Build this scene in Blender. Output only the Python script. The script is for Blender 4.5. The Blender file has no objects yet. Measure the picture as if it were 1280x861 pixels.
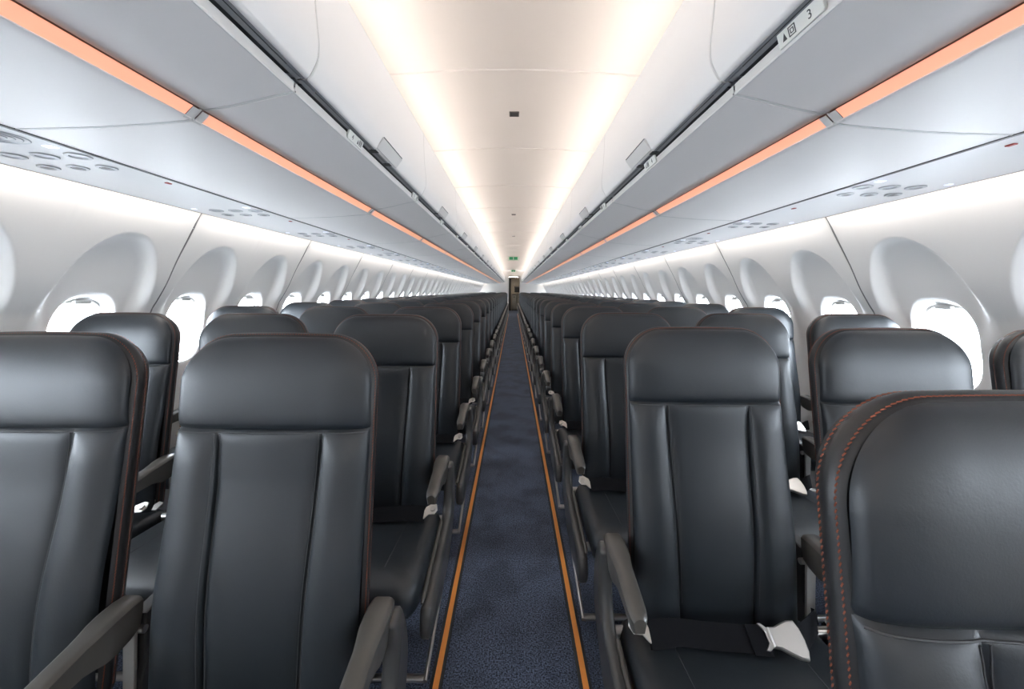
import bpy, math, random
from mathutils import Vector
random.seed(7)
C = bpy.context.scene.collection
PI = math.pi

# ------------------------------------------------------------------ materials
def mat(name, col, rough=0.5, metal=0.0, spec=0.5, bump=None, coat=0.0, emis=None, estr=0.0, sheen=0.0):
    m = bpy.data.materials.new(name); m.use_nodes = True
    nt = m.node_tree; b = nt.nodes['Principled BSDF']
    b.inputs['Base Color'].default_value = (*col, 1)
    b.inputs['Roughness'].default_value = rough
    b.inputs['Metallic'].default_value = metal
    b.inputs['Specular IOR Level'].default_value = spec
    b.inputs['Coat Weight'].default_value = coat
    b.inputs['Sheen Weight'].default_value = sheen
    if emis:
        b.inputs['Emission Color'].default_value = (*emis, 1)
        b.inputs['Emission Strength'].default_value = estr
    if bump:
        tc = nt.nodes.new('ShaderNodeTexCoord')
        prev = None
        for sc, st, dist in bump:
            n = nt.nodes.new('ShaderNodeTexNoise'); n.inputs['Scale'].default_value = sc
            n.inputs['Detail'].default_value = 3
            bp = nt.nodes.new('ShaderNodeBump'); bp.inputs['Strength'].default_value = st
            bp.inputs['Distance'].default_value = dist
            nt.links.new(tc.outputs['Object'], n.inputs['Vector'])
            nt.links.new(n.outputs['Fac'], bp.inputs['Height'])
            if prev: nt.links.new(prev.outputs['Normal'], bp.inputs['Normal'])
            prev = bp
        nt.links.new(prev.outputs['Normal'], b.inputs['Normal'])
    return m

M = {}
M['leather'] = mat('black_leather', (0.0125, 0.0170, 0.0220), 0.43, spec=0.68, bump=[(14, 0.10, 0.01), (420, 0.12, 0.001)])
M['leather_side'] = mat('black_side_leather', (0.0195, 0.0205, 0.022), 0.42, spec=0.55, bump=[(420, 0.12, 0.001)])
M['shell'] = mat('charcoal_plastic', (0.03, 0.031, 0.033), 0.5)
M['thread_orange'] = mat('orange_thread', (0.23, 0.075, 0.045), 0.75, spec=0.2)
M['thread_grey'] = mat('grey_thread', (0.06, 0.063, 0.068), 0.6)
M['arm'] = mat('armrest_plastic', (0.080, 0.075, 0.068), 0.30, spec=0.55, bump=[(600, 0.06, 0.0006)])
M['fairing'] = mat('fairing_plastic', (0.062, 0.062, 0.062), 0.30, spec=0.55)
M['steel'] = mat('brushed_steel', (0.62, 0.60, 0.57), 0.3, metal=1.0)
M['buckle'] = mat('buckle_metal', (0.72, 0.69, 0.65), 0.36, metal=0.85)
M['alu'] = mat('painted_alu', (0.55, 0.54, 0.52), 0.4, metal=0.6)
M['webbing'] = mat('belt_webbing', (0.006, 0.0065, 0.0085), 0.8, spec=0.15, bump=[(900, 0.35, 0.001)])
M['wall'] = mat('sidewall_white', (0.86, 0.845, 0.825), 0.5, bump=[(700, 0.03, 0.0005)])
M['seam'] = mat('seam_grey', (0.20, 0.20, 0.20), 0.6)
M['ceiling'] = mat('ceiling_white', (0.80, 0.765, 0.735), 0.5)
M['bin'] = mat('bin_silver_paint', (0.92, 0.875, 0.84), 0.48, metal=0.12, spec=0.5)
M['door'] = mat('bin_door_white', (0.92, 0.89, 0.86), 0.4)
M['lip'] = mat('lip_cream', (0.74, 0.72, 0.69), 0.4)
M['rail'] = mat('rail_grey', (0.30, 0.31, 0.33), 0.4, metal=0.3)
M['rail_dark'] = mat('rail_black', (0.03, 0.032, 0.035), 0.5)
M['psu'] = mat('psu_white', (0.72, 0.70, 0.69), 0.45, metal=0.1)
M['accent'] = mat('accent_light_orange', (0.8, 0.45, 0.32), 0.35, emis=(1.0, 0.40, 0.23), estr=0.72)
M['lens'] = mat('lens_clear', (0.75, 0.76, 0.80), 0.15)
M['nozzle'] = mat('nozzle_grey', (0.13, 0.12, 0.115), 0.4)
M['nozzle_ring'] = mat('nozzle_ring', (0.50, 0.50, 0.51), 0.35, metal=0.2)
M['signlit'] = mat('lit_sign', (0.8, 0.82, 0.95), 0.3, emis=(0.62, 0.68, 1.0), estr=1.2)
M['red'] = mat('red_mark', (0.35, 0.04, 0.03), 0.4)
M['placard'] = mat('placard_white', (0.80, 0.80, 0.75), 0.45)
M['ink'] = mat('placard_ink', (0.05, 0.05, 0.05), 0.6)
M['strip'] = mat('floor_strip_orange', (1.0, 0.38, 0.085), 0.35)
M['strip_edge'] = mat('floor_strip_edge', (0.02, 0.021, 0.026), 0.5)
M['bulk'] = mat('bulkhead_white', (0.70, 0.68, 0.65), 0.5)
M['galley'] = mat('galley_beige', (0.42, 0.36, 0.28), 0.45)
M['galley_dark'] = mat('galley_dark', (0.02, 0.02, 0.02), 0.5)
M['cart'] = mat('cart_alu', (0.32, 0.31, 0.28), 0.35, metal=0.7)
M['green'] = mat('exit_green', (0.02, 0.22, 0.10), 0.5, emis=(0.02, 0.25, 0.10), estr=0.12)
M['signpale'] = mat('exit_sign_body', (0.72, 0.78, 0.70), 0.5)
M['pink'] = mat('label_pink', (0.75, 0.42, 0.40), 0.5)

def emitter(name, col, s):
    m = bpy.data.materials.new(name); m.use_nodes = True
    nt = m.node_tree; nt.nodes.clear()
    e = nt.nodes.new('ShaderNodeEmission'); o = nt.nodes.new('ShaderNodeOutputMaterial')
    e.inputs['Color'].default_value = (*col, 1); e.inputs['Strength'].default_value = s
    nt.links.new(e.outputs[0], o.inputs['Surface']); return m
M['led_ceiling'] = emitter('led_warm', (1.0, 0.885, 0.80), 26)
M['led_wall'] = emitter('led_white', (1.0, 0.93, 0.87), 15.5)

def glass():
    m = bpy.data.materials.new('window_glass'); m.use_nodes = True
    nt = m.node_tree; nt.nodes.clear()
    o = nt.nodes.new('ShaderNodeOutputMaterial'); mx = nt.nodes.new('ShaderNodeMixShader')
    t = nt.nodes.new('ShaderNodeBsdfTransparent'); g = nt.nodes.new('ShaderNodeBsdfGlossy')
    g.inputs['Roughness'].default_value = 0.02; mx.inputs['Fac'].default_value = 0.05
    t.inputs['Color'].default_value = (0.95, 0.97, 1, 1)
    nt.links.new(t.outputs[0], mx.inputs[1]); nt.links.new(g.outputs[0], mx.inputs[2])
    nt.links.new(mx.outputs[0], o.inputs['Surface']); return m
M['glass'] = glass()

def carpet():
    m = mat('navy_carpet', (0.03, 0.035, 0.05), 0.9, spec=0.2, sheen=0.15)
    nt = m.node_tree; b = nt.nodes['Principled BSDF']
    tc = nt.nodes.new('ShaderNodeTexCoord')
    n = nt.nodes.new('ShaderNodeTexNoise'); n.inputs['Scale'].default_value = 190; n.inputs['Detail'].default_value = 2
    n2 = nt.nodes.new('ShaderNodeTexNoise'); n2.inputs['Scale'].default_value = 5; n2.inputs['Detail'].default_value = 4
    r = nt.nodes.new('ShaderNodeValToRGB')
    r.color_ramp.elements[0].position = 0.36; r.color_ramp.elements[0].color = (0.010, 0.014, 0.026, 1)
    r.color_ramp.elements[1].position = 0.66; r.color_ramp.elements[1].color = (0.155, 0.200, 0.310, 1)
    r2 = nt.nodes.new('ShaderNodeValToRGB')
    r2.color_ramp.elements[0].position = 0.38; r2.color_ramp.elements[0].color = (0.62, 0.62, 0.62, 1)
    r2.color_ramp.elements[1].position = 0.55; r2.color_ramp.elements[1].color = (1, 1, 1, 1)
    mx = nt.nodes.new('ShaderNodeMix'); mx.data_type = 'RGBA'; mx.blend_type = 'MULTIPLY'; mx.inputs[0].default_value = 1
    bp = nt.nodes.new('ShaderNodeBump'); bp.inputs['Strength'].default_value = 0.6; bp.inputs['Distance'].default_value = 0.003
    L = nt.links.new
    L(tc.outputs['Object'], n.inputs['Vector']); L(tc.outputs['Object'], n2.inputs['Vector'])
    L(n.outputs['Fac'], r.inputs['Fac']); L(n2.outputs['Fac'], r2.inputs['Fac'])
    L(r.outputs['Color'], mx.inputs[6]); L(r2.outputs['Color'], mx.inputs[7])
    L(mx.outputs[2], b.inputs['Base Color']); L(n.outputs['Fac'], bp.inputs['Height']); L(bp.outputs['Normal'], b.inputs['Normal'])
    return m
M['carpet'] = carpet()

# ------------------------------------------------------------------ mesh building
class MB:
    def __init__(s): s.v = []; s.f = []
    def add(s, vs, fs):
        o = len(s.v); s.v += [tuple(v) for v in vs]; s.f += [tuple(i + o for i in f) for f in fs]
    def box(s, x0, x1, y0, y1, z0, z1):
        s.add([(x0,y0,z0),(x1,y0,z0),(x1,y1,z0),(x0,y1,z0),(x0,y0,z1),(x1,y0,z1),(x1,y1,z1),(x0,y1,z1)],
              [(0,3,2,1),(4,5,6,7),(0,1,5,4),(1,2,6,5),(2,3,7,6),(3,0,4,7)])
    def loft(s, rings, closed=True, cap0=False, cap1=False):
        n = len(rings[0]); vs = [p for r in rings for p in r]; fs = []
        for i in range(len(rings) - 1):
            for j in range(n if closed else n - 1):
                k = (j + 1) % n
                fs.append((i*n+j, i*n+k, (i+1)*n+k, (i+1)*n+j))
        if cap0: fs.append(tuple(reversed(range(n))))
        if cap1: fs.append(tuple((len(rings)-1)*n + j for j in range(n)))
        s.add(vs, fs)
    def fan(s, ring, c):
        n = len(ring); s.add(list(ring) + [c], [(j, (j+1) % n, n) for j in range(n)])
    def tube(s, path, r, n=10, caps=True):
        path = [Vector(p) for p in path]; rings = []
        up = None
        for i, p in enumerate(path):
            d = ((path[min(i+1, len(path)-1)] - path[max(i-1, 0)])).normalized()
            if up is None:
                up = Vector((0,0,1)) if abs(d.z) < 0.9 else Vector((0,1,0))
            a = d.cross(up).normalized(); b = a.cross(d).normalized(); up = b
            rr = r[i] if isinstance(r, (list, tuple)) else r
            rings.append([tuple(p + a*rr*math.cos(t*2*PI/n) + b*rr*math.sin(t*2*PI/n)) for t in range(n)])
        s.loft(rings, True, caps, caps)
    def prism(s, outline, axis, c, t, bev):
        # outline: list of 2-D points; axis x -> (y,z), y -> (x,z), z -> (x,y)
        a = sum(p[0]*q[1] - q[0]*p[1] for p, q in zip(outline, outline[1:] + outline[:1]))
        sg = 1 if a > 0 else -1
        n = len(outline); ins = []
        for i in range(n):
            p0, p, p1 = Vector(outline[i-1]), Vector(outline[i]), Vector(outline[(i+1) % n])
            d0 = (p - p0).normalized(); d1 = (p1 - p).normalized()
            nn = Vector((-(d0.y + d1.y), d0.x + d1.x))
            if nn.length < 1e-6: nn = Vector((-d0.y, d0.x))
            nn.normalize()
            ins.append(tuple(p + nn * bev * sg))
        def P(q, h):
            return {'x': (h, q[0], q[1]), 'y': (q[0], h, q[1]), 'z': (q[0], q[1], h)}[axis]
        h = t / 2
        rings = [[P(q, c-h) for q in ins], [P(q, c-h+bev) for q in outline], [P(q, c+h-bev) for q in outline], [P(q, c+h) for q in ins]]
        s.loft(rings, True, True, True)
    def grid(s, rows):
        n = len(rows[0]); vs = [p for r in rows for p in r]
        s.add(vs, [(i*n+j, i*n+j+1, (i+1)*n+j+1, (i+1)*n+j) for i in range(len(rows)-1) for j in range(n-1)])
    def mirror(s):
        m = MB(); m.v = [(-x, y, z) for x, y, z in s.v]; m.f = [tuple(reversed(f)) for f in s.f]; return m
    def mesh(s, name, material, sharp=35, smooth=True):
        me = bpy.data.meshes.new(name); me.from_pydata(s.v, [], s.f); me.update()
        import bmesh
        bm = bmesh.new(); bm.from_mesh(me); bmesh.ops.recalc_face_normals(bm, faces=bm.faces); bm.to_mesh(me); bm.free()
        me.materials.append(M[material])
        if smooth:
            me.polygons.foreach_set('use_smooth', [True] * len(me.polygons))
            me.set_sharp_from_angle(angle=math.radians(sharp))
        return me

def put(name, me, parent=None, loc=(0,0,0)):
    o = bpy.data.objects.new(name, me); C.objects.link(o); o.location = loc
    if parent: o.parent = parent
    return o
def obj(name, mb, material, parent=None, loc=(0,0,0), sharp=35, smooth=True):
    return put(name, mb.mesh(name, material, sharp, smooth), parent, loc)
def tag(o, label, cat, group=None):
    o['label'] = label; o['category'] = cat
    if group: o['group'] = group
    return o
def thing(name, label, cat, loc=(0,0,0), group=None):
    o = bpy.data.objects.new(name, None); C.objects.link(o); o.location = loc; o.empty_display_size = 0.1
    return tag(o, label, cat, group)
def struct(o):
    o['kind'] = 'structure'; return o
ORD = ['first','second','third','fourth','fifth','sixth','seventh','eighth','ninth','tenth','eleventh','twelfth','thirteenth','fourteenth',
       'fifteenth','sixteenth','seventeenth','eighteenth','nineteenth','twentieth','twenty-first','twenty-second','twenty-third','twenty-fourth',
       'twenty-fifth','twenty-sixth','twenty-seventh','twenty-eighth','twenty-ninth','thirtieth','thirty-first','thirty-second','thirty-third']
SIDE = {-1: 'left', 1: 'right'}

def curve(pts, n):
    # Catmull-Rom through (a, b) points, n samples per span
    out = []
    P = [pts[0]] + list(pts) + [pts[-1]]
    for i in range(1, len(P) - 2):
        p0, p1, p2, p3 = P[i-1], P[i], P[i+1], P[i+2]
        for k in range(n):
            t = k / n
            out.append(tuple(0.5*((2*p1[c]) + (-p0[c]+p2[c])*t + (2*p0[c]-5*p1[c]+4*p2[c]-p3[c])*t*t + (-p0[c]+3*p1[c]-3*p2[c]+p3[c])*t**3) for c in range(len(p1))))
    out.append(tuple(pts[-1])); return out
def interp(tab, z):
    # tab sorted by first column
    if z <= tab[0][0]: return tab[0][1]
    for (a, b), (c, d) in zip(tab, tab[1:]):
        if z <= c: return b + (d-b)*(z-a)/(c-a)
    return tab[-1][1]

# ------------------------------------------------------------------ layout (metres; y runs aft, camera at y = 0)
H = 1.21               # camera height
BIN = 1.067            # length of a bin / ceiling / sidewall section
Y0 = 0.87 - 2*BIN      # first joint
NB = 21                # sections
YE = Y0 + NB*BIN       # rear of the cabin
PITCH = 0.711
LTOP, RTOP = 0.888, 1.110   # seat-back plane of the first row in view on each side
SEATX = {-1: (0.496, 1.004, 1.512), 1: (0.505, 1.011, 1.517)}   # seat centres on each side

# ------------------------------------------------------------------ setting
mb = MB(); mb.box(-1.95, 1.95, Y0-2.0, YE+5.4, -0.06, 0.0)
struct(obj('floor', mb, 'carpet'))

# sidewall sections: two window cells each
WX = sorted((z, x) for x, z in curve([(1.44,1.67),(1.51,1.563),(1.545,1.49),(1.62,1.346),(1.672,1.23),(1.722,1.14),(1.745,1.10),(1.79,0.95),(1.818,0.75),(1.82,0.55),(1.79,0.3),(1.72,0.0)], 8))
XIN = sorted([(1.47,1.606),(1.43,1.626),(1.30,1.695),(1.17,1.757),(1.08,1.784),(1.0,1.800),(0.85,1.824),(0.7,1.832),(0.5,1.832),(0.0,1.75)])
wallx = lambda z: interp(WX, z)
xin = lambda z: max(interp(XIN, z), wallx(z) + 0.002)
ZC = 0.995
def sup(th, a, b, n):
    c, s = abs(math.cos(th)), abs(math.sin(th))
    return 1.0 / ((c/a)**n + (s/b)**n)**(1.0/n)
HY = BIN/4
def cell(mb, yc, sx):
    angs = [k*2*PI/96 for k in range(96)]
    for yy in (-HY, HY):
        for zz in (0.0 - ZC, 1.67 - ZC): angs.append(math.atan2(zz, yy) % (2*PI))
    angs = sorted(set(round(a, 6) for a in angs))
    rings = []
    def rbox(th):
        c, s = math.cos(th), math.sin(th); r = 9
        if abs(c) > 1e-6: r = min(r, HY/abs(c))
        if s > 1e-6: r = min(r, (1.67-ZC)/s)
        if s < -1e-6: r = min(r, ZC/-s)
        return r
    hole = lambda th: sup(th, 0.128, 0.182, 3.0)
    scoop = lambda th: min(sup(th, 0.238, 0.445 if math.sin(th) > 0 else 0.30, 2.15), rbox(th)*0.97)
    def soft(q, th):
        # 1 inside the scoop, 0 outside: crisp along its top, drawn out along its flanks
        k = max(0.0, math.sin(th)); wd = 0.045 + 0.60*(1 - k**1.2)
        u = min(1.0, max(0.0, (1.0 - q)/wd)); return u*u*(3 - 2*u)
    spec = [('h', 0.0, 0.012), ('h', 0.03, 0.003)] + [('h', t, 0) for t in (0.08, 0.18, 0.3, 0.42, 0.54, 0.66, 0.78, 0.88, 0.95)]
    for kind, t, dx in spec:
        ring = []
        for th in angs:
            r = hole(th) + (scoop(th)*0.955 - hole(th))*t
            y, z = r*math.cos(th), ZC + r*math.sin(th)
            b = soft(r/scoop(th), th); ring.append((sx*(wallx(z)*(1-b) + (xin(z) + dx)*b), yc + y, z))
        rings.append(ring)
    for t, _ in ((0.962, 0.98), (0.975, 0.80), (0.988, 0.35), (1.0, 0.05), (1.012, 0.0)):
        ring = []
        for th in angs:
            r = min(scoop(th)*t, rbox(th)*0.985)
            y, z = r*math.cos(th), ZC + r*math.sin(th); bl = soft(t, th)
            ring.append((sx*(wallx(z)*(1-bl) + xin(z)*bl), yc + y, z))
        rings.append(ring)
    for k in range(1, 15):
        t = k/14; ring = []
        for th in angs:
            r0 = min(scoop(th)*1.012, rbox(th)*0.985); r = r0 + (rbox(th) - r0)*t
            y, z = r*math.cos(th), ZC + r*math.sin(th)
            e = max(0.0, 1 - (HY - abs(y))/0.003) if ((yc > 0) == (y > 0)) else 0     # rolled joint edge
            ring.append((sx*(wallx(z) + 0.006*e), yc + y*(1 if not e else 0.996), z))
        rings.append(ring)
    mb.loft(rings, True)
wall_me = {}
win_me = {}
for sx in (-1, 1):
    m = MB(); cell(m, -HY, sx); cell(m, HY, sx)
    wall_me[sx] = m.mesh('wall_panel', 'wall', 50)
    # window: reveal + bezel, pane, shade with pull tab
    m = MB(); rings = []
    for a, b, x in ((0.128,0.182,0.010),(0.1275,0.1815,0.016),(0.122,0.175,0.020),(0.119,0.171,0.030),(0.118,0.170,0.045),(0.112,0.163,0.048),(0.111,0.162,0.075)):
        ring = []
        for k in range(72):
            th = k*2*PI/72; r = sup(th, a, b, 3.0)
            z = ZC + r*math.sin(th); ring.append((sx*(xin(z) + x), r*math.cos(th), z))
        rings.append(ring)
    m.loft(rings, True); fr = m.mesh('window', 'wall', 40)
    m = MB(); m.fan([(sx*(xin(ZC + sup(k*2*PI/48, 0.1125, 0.1635, 3.0)*math.sin(k*2*PI/48)) + 0.072), sup(k*2*PI/48, 0.1125, 0.1635, 3.0)*math.cos(k*2*PI/48), ZC + sup(k*2*PI/48, 0.1125, 0.1635, 3.0)*math.sin(k*2*PI/48)) for k in range(48)], (sx*1.882, 0, ZC))
    pa = m.mesh('pane', 'glass')
    m = MB()
    rows = []
    for j in range(13):
        y = -0.085 + 0.17*j/12
        zt = ZC + 0.163*(1 - abs(y/0.1115)**3.0)**(1/3.0) if abs(y) < 0.111 else ZC
        rows.append([(sx*(xin(1.15) + 0.050), y, zt), (sx*(xin(1.15) + 0.047), y, min(zt - 0.004, ZC + 0.153)), (sx*(xin(1.15) + 0.056), y, min(zt - 0.004, ZC + 0.151))])
    m.grid(rows); sh = m.mesh('shade', 'placard', 40)
    m = MB(); m.prism([(-0.032, 1.142), (0.032, 1.142), (0.029, 1.158), (-0.029, 1.158)], 'x', sx*(xin(1.15) + 0.036), 0.022, 0.003)
    tb = m.mesh('shade_handle', 'lip')
    win_me[sx] = (fr, pa, sh, tb)
wn = 0
for sx in (-1, 1):
    nm = 'wall_left' if sx < 0 else 'wall_right'
    for k in range(NB):
        yc = Y0 + 0.03 + (k + 0.5)*BIN
        struct(put(nm, wall_me[sx], None, (0, yc, 0)))
        for q in (-HY, HY):
            wn += 1
            w = struct(put('window_%d' % wn, win_me[sx][0], None, (0, yc + q, 0)))
            put('pane', win_me[sx][1], w)
            s_ = put('shade', win_me[sx][2], w); put('shade_handle', win_me[sx][3], s_)
            # sky portal just outside the pane
            ld = bpy.data.lights.new('sky_portal', 'AREA'); ld.shape = 'RECTANGLE'; ld.size = 0.24; ld.size_y = 0.34
            ld.cycles.is_portal = True
            lo = bpy.data.objects.new('sky_portal', ld); C.objects.link(lo)
            lo.location = (sx*1.90, yc + q, ZC); lo.rotation_euler = (0, sx*PI/2, 0)
    # joint backing strips and the panel below the sidewall
    for k in range(NB + 1):
        y = Y0 + 0.03 + k*BIN
        m = MB(); m.grid([[(sx*(wallx(z) + dx), y + d, z) for z in [i*1.67/60 for i in range(61)]] for d, dx in ((-0.0032, 0.004), (-0.0028, -0.0006), (0.0028, -0.0006), (0.0032, 0.004))])
        struct(obj('trim_%d' % (k + 1 + (NB+1)*(sx > 0)), m, 'seam'))

# ceiling
CP = curve([(1.47,1.66),(1.35,1.83),(1.12,2.05),(0.86,2.185),(0.70,2.222),(0.548,2.232)], 5)
CC = [(x, 2.256 - 0.029*(x/0.594)**2) for x in [0.54 - 0.054*i for i in range(11)]]
prof = CP + CC
prof = prof + [(-x, z) for x, z in reversed(prof[:-1])]
m = MB(); m.grid([[(x, y, z + dz) for x, z in prof] for y, dz in ((0.0, 0.010), (0.0015, 0.003), (0.006, 0.0), (BIN-0.016, 0.0), (BIN-0.006, 0.003), (BIN, 0.012))])
cme = m.mesh('ceiling', 'ceiling', 30)
for k in range(NB): struct(put('ceiling', cme, None, (0, Y0 + k*BIN, 0)))

# front and rear of the cabin
# forward entry area behind the camera: white walls, ceiling light, closed boarding door
YF = Y0 - 1.9
for nm, x0, x1, y0, y1, z0, z1 in (('wall_front', -1.95, 1.95, YF-0.08, YF, 0, 2.4), ('wall_front', -1.95, 1.95, Y0-0.02, Y0+0.0, 2.22, 2.4),
        ('wall_right', 1.80, 1.88, YF, Y0+0.03, 0, 2.4), ('wall_left', -1.88, -1.80, YF, YF+0.45, 0, 2.4), ('wall_left', -1.88, -1.80, YF+1.35, Y0+0.03, 0, 2.4),
        ('wall_left', -1.88, -1.80, YF+0.45, YF+1.35, 1.95, 2.4), ('ceiling', -1.95, 1.95, YF, Y0, 2.26, 2.34)):
    mb = MB(); mb.box(x0, x1, y0, y1, z0, z1); struct(obj(nm, mb, 'bulk'))
mb = MB(); mb.prism([(YF+0.45,0.0),(YF+1.35,0.0),(YF+1.35,1.95),(YF+0.45,1.95)], 'x', -1.83, 0.05, 0.01); dr = struct(obj('door_1', mb, 'bulk')); mb = MB(); mb.tube([(-1.79,YF+0.75,1.0),(-1.79,YF+1.05,1.0)], 0.015, 8); obj('door_handle', mb, 'steel', dr)
t = thing('entry_ceiling_light', 'wide white ceiling light over the forward entry area', 'ceiling light', (0, YF+0.95, 2.26))
m = MB(); m.prism([(-1.0,-0.55),(1.0,-0.55),(1.0,0.55),(-1.0,0.55)], 'z', -0.010, 0.02, 0.004); obj('frame', m, 'lip', t)
M['led_entry'] = emitter('led_entry', (1, 0.90, 0.80), 2.6)
m = MB(); m.add([(-0.96,-0.51,-0.0215),(0.96,-0.51,-0.0215),(0.96,0.51,-0.0215),(-0.96,0.51,-0.0215)], [(0,1,2,3)]); obj('diffuser', m, 'led_entry', t, smooth=False)
for nm, x0, x1 in (('wall_rear', -1.95, -0.235), ('wall_rear', 0.345, 1.95)):
    mb = MB(); mb.box(x0, x1, YE+0.01, YE+1.15, 0, 2.4); struct(obj(nm, mb, 'bulk'))
mb = MB(); mb.box(-0.235, 0.345, YE+0.01, YE+1.15, 1.97, 2.4); struct(obj('wall_rear', mb, 'bulk'))
mb = MB(); mb.box(-1.9, 1.9, YE+1.15, YE+5.4, 1.99, 2.05); struct(obj('ceiling', mb, 'ceiling'))
for sx in (-1, 1):
    mb = MB(); mb.box(min(sx*1.5, sx*1.56), max(sx*1.5, sx*1.56), YE+1.15, YE+5.4, 0, 2.0); struct(obj('wall_rear', mb, 'bulk'))
mb = MB(); mb.box(-1.56, 1.56, YE+5.3, YE+5.4, 0, 2.0); struct(obj('wall_rear', mb, 'bulk'))

# ------------------------------------------------------------------ overhead bins
def profile_panel(prof, length, up=0.012):
    # a sheet along y with its ends turned up
    m = MB(); m.grid([[(x, y, z + d) for x, z in prof] for y, d in ((0.0035, up), (0.0035, 0.0025), (0.006, 0.0), (length-0.006, 0.0), (length-0.0035, 0.0025), (length-0.0035, up))])
    return m
def door_panel(prof, length):
    m = MB(); m.grid([[(x + d, y, z) for x, z in prof] for y, d in ((0.0025, 0.012), (0.0025, 0.002), (0.0045, 0.0), (length-0.0045, 0.0), (length-0.0025, 0.002), (length-0.0025, 0.012))])
    return m
BI = curve([(0.470,1.6300),(0.53,1.6165),(0.587,1.6025),(0.64,1.5925),(0.660,1.5905),(0.668,1.5935)], 4)
BO = curve([(0.685,1.5735),(0.689,1.5685),(0.75,1.5620),(0.82,1.5565),(0.901,1.5515),(1.058,1.5475),(1.062,1.553)], 4)
DR = curve([(0.452,1.6585),(0.4386,1.659),(0.428,1.676),(0.419,1.698),(0.4165,1.725),(0.418,1.751),(0.4245,1.816),(0.4285,1.90),(0.431,1.950),(0.440,1.960),(0.48,1.964)], 4)
bin_me = {}
for sx in (1, -1):
    g = lambda m: m if sx > 0 else m.mirror()
    d = {}
    d['bottom_panel'] = g(profile_panel(BI, BIN)).mesh('bottom_panel', 'bin', 40)
    d['outer_panel'] = g(profile_panel(BO, BIN)).mesh('outer_panel', 'bin', 40)
    m = MB(); m.grid([[(0.6675, y, 1.590), (0.6765, y, 1.5815), (0.686, y, 1.5715)] for y in [0.022 + (BIN-0.044)*i/8 for i in range(9)]])
    d['accent_light'] = g(m).mesh('accent_light', 'accent')
    m = MB(); m.grid([[(0.6665, y, 1.5885), (0.6875, y, 1.567), (0.69, y, 1.575)] for y in (0.003, 0.023)])
    d['end_cap'] = g(m).mesh('end_cap', 'lip', 20)
    d['door'] = g(door_panel(DR, BIN)).mesh('door', 'door', 40)
    m = MB(); m.grid([[(x, y, z) for x, z in [(0.474,1.634),(0.4715,1.6285),(0.4690,1.6285),(0.4672,1.6315),(0.4672,1.6340),(0.4695,1.6352),(0.4680,1.6500),(0.4690,1.6515),(0.476,1.6515)]] for y in (0.003, 0.004, BIN-0.004, BIN-0.003)])
    d['lip'] = g(m).mesh('lip', 'lip', 30)
    m = MB(); m.grid([[(x, y, z) for x, z in [(0.476,1.6505),(0.476,1.6600),(0.4655,1.6600),(0.4650,1.6565),(0.4540,1.6575),(0.4535,1.660),(0.4520,1.660),(0.4515,1.6570),(0.4450,1.6572),(0.4445,1.662),(0.4430,1.662),(0.4420,1.6590)]] for y in (0.003, 0.02, BIN-0.02, BIN-0.003)])
    d['rail'] = g(m).mesh('rail', 'rail', 20)
    m = MB(); m.box(0.4656, 0.4755, 0.025, BIN-0.025, 1.6570, 1.6605); m.box(0.4522, 0.4536, 0.06, BIN-0.06, 1.6568, 1.661)
    d['rail_gasket'] = g(m).mesh('rail_gasket', 'rail_dark', 20)
    m = MB(); m.prism([(0.4400,1.6605),(0.4345,1.6600),(0.4130,1.6900),(0.4150,1.6945),(0.4195,1.6925)], 'y', BIN/2, 0.215, 0.002)
    d['latch'] = g(m).mesh('latch', 'lip', 20)
    m = MB(); m.box(0.4125, 0.4175, BIN/2-0.104, BIN/2+0.104, 1.6935, 1.6955)
    d['latch_slot'] = g(m).mesh('latch_slot', 'rail_dark', 20)
    m = MB(); m.box(0.442, 0.464, BIN/2-0.10, BIN/2-0.07, 1.656, 1.666)
    d['latch_catch'] = g(m).mesh('latch_catch', 'rail_dark', 20)
    # closed box behind the faces so the bin is a real locker
    m = MB(); m.grid([[(x, y, z) for x, z in [(0.47,1.964),(0.8,1.985),(1.15,1.93),(1.28,1.78),(1.28,1.60),(1.07,1.566),(0.70,1.60),(0.68,1.61),(0.50,1.645),(0.478,1.69),(0.47,1.72)]] for y in (0.002, BIN-0.002)])
    m.add([(0.47,BIN-0.002,1.964),(1.15,BIN-0.002,1.93),(1.28,BIN-0.002,1.6),(0.7,BIN-0.002,1.6),(0.478,BIN-0.002,1.68)], [(0,1,2,3,4)])
    m2 = MB(); pr = BI[:-1] + [(0.677,1.5815)] + BO
    m2.grid([[(x, y, z + dz) for x, z in pr] for y, dz in ((-0.0032, 0.004), (-0.0028, -0.0002), (0.0, -0.0012), (0.0028, -0.0002), (0.0032, 0.004))])
    d['joint_trim'] = g(m2).mesh('joint_trim', 'lip', 50)
    m2 = MB(); m2.grid([[(x + dx, y, z) for x, z in DR[3:]] for y, dx in ((-0.0022, 0.004), (-0.002, 0.0), (0.0, -0.0006), (0.002, 0.0), (0.0022, 0.004))])
    d['joint_trim_door'] = g(m2).mesh('joint_trim', 'lip', 50)
    d['housing'] = g(m).mesh('housing', 'seam', 20)
    bin_me[sx] = d
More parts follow.
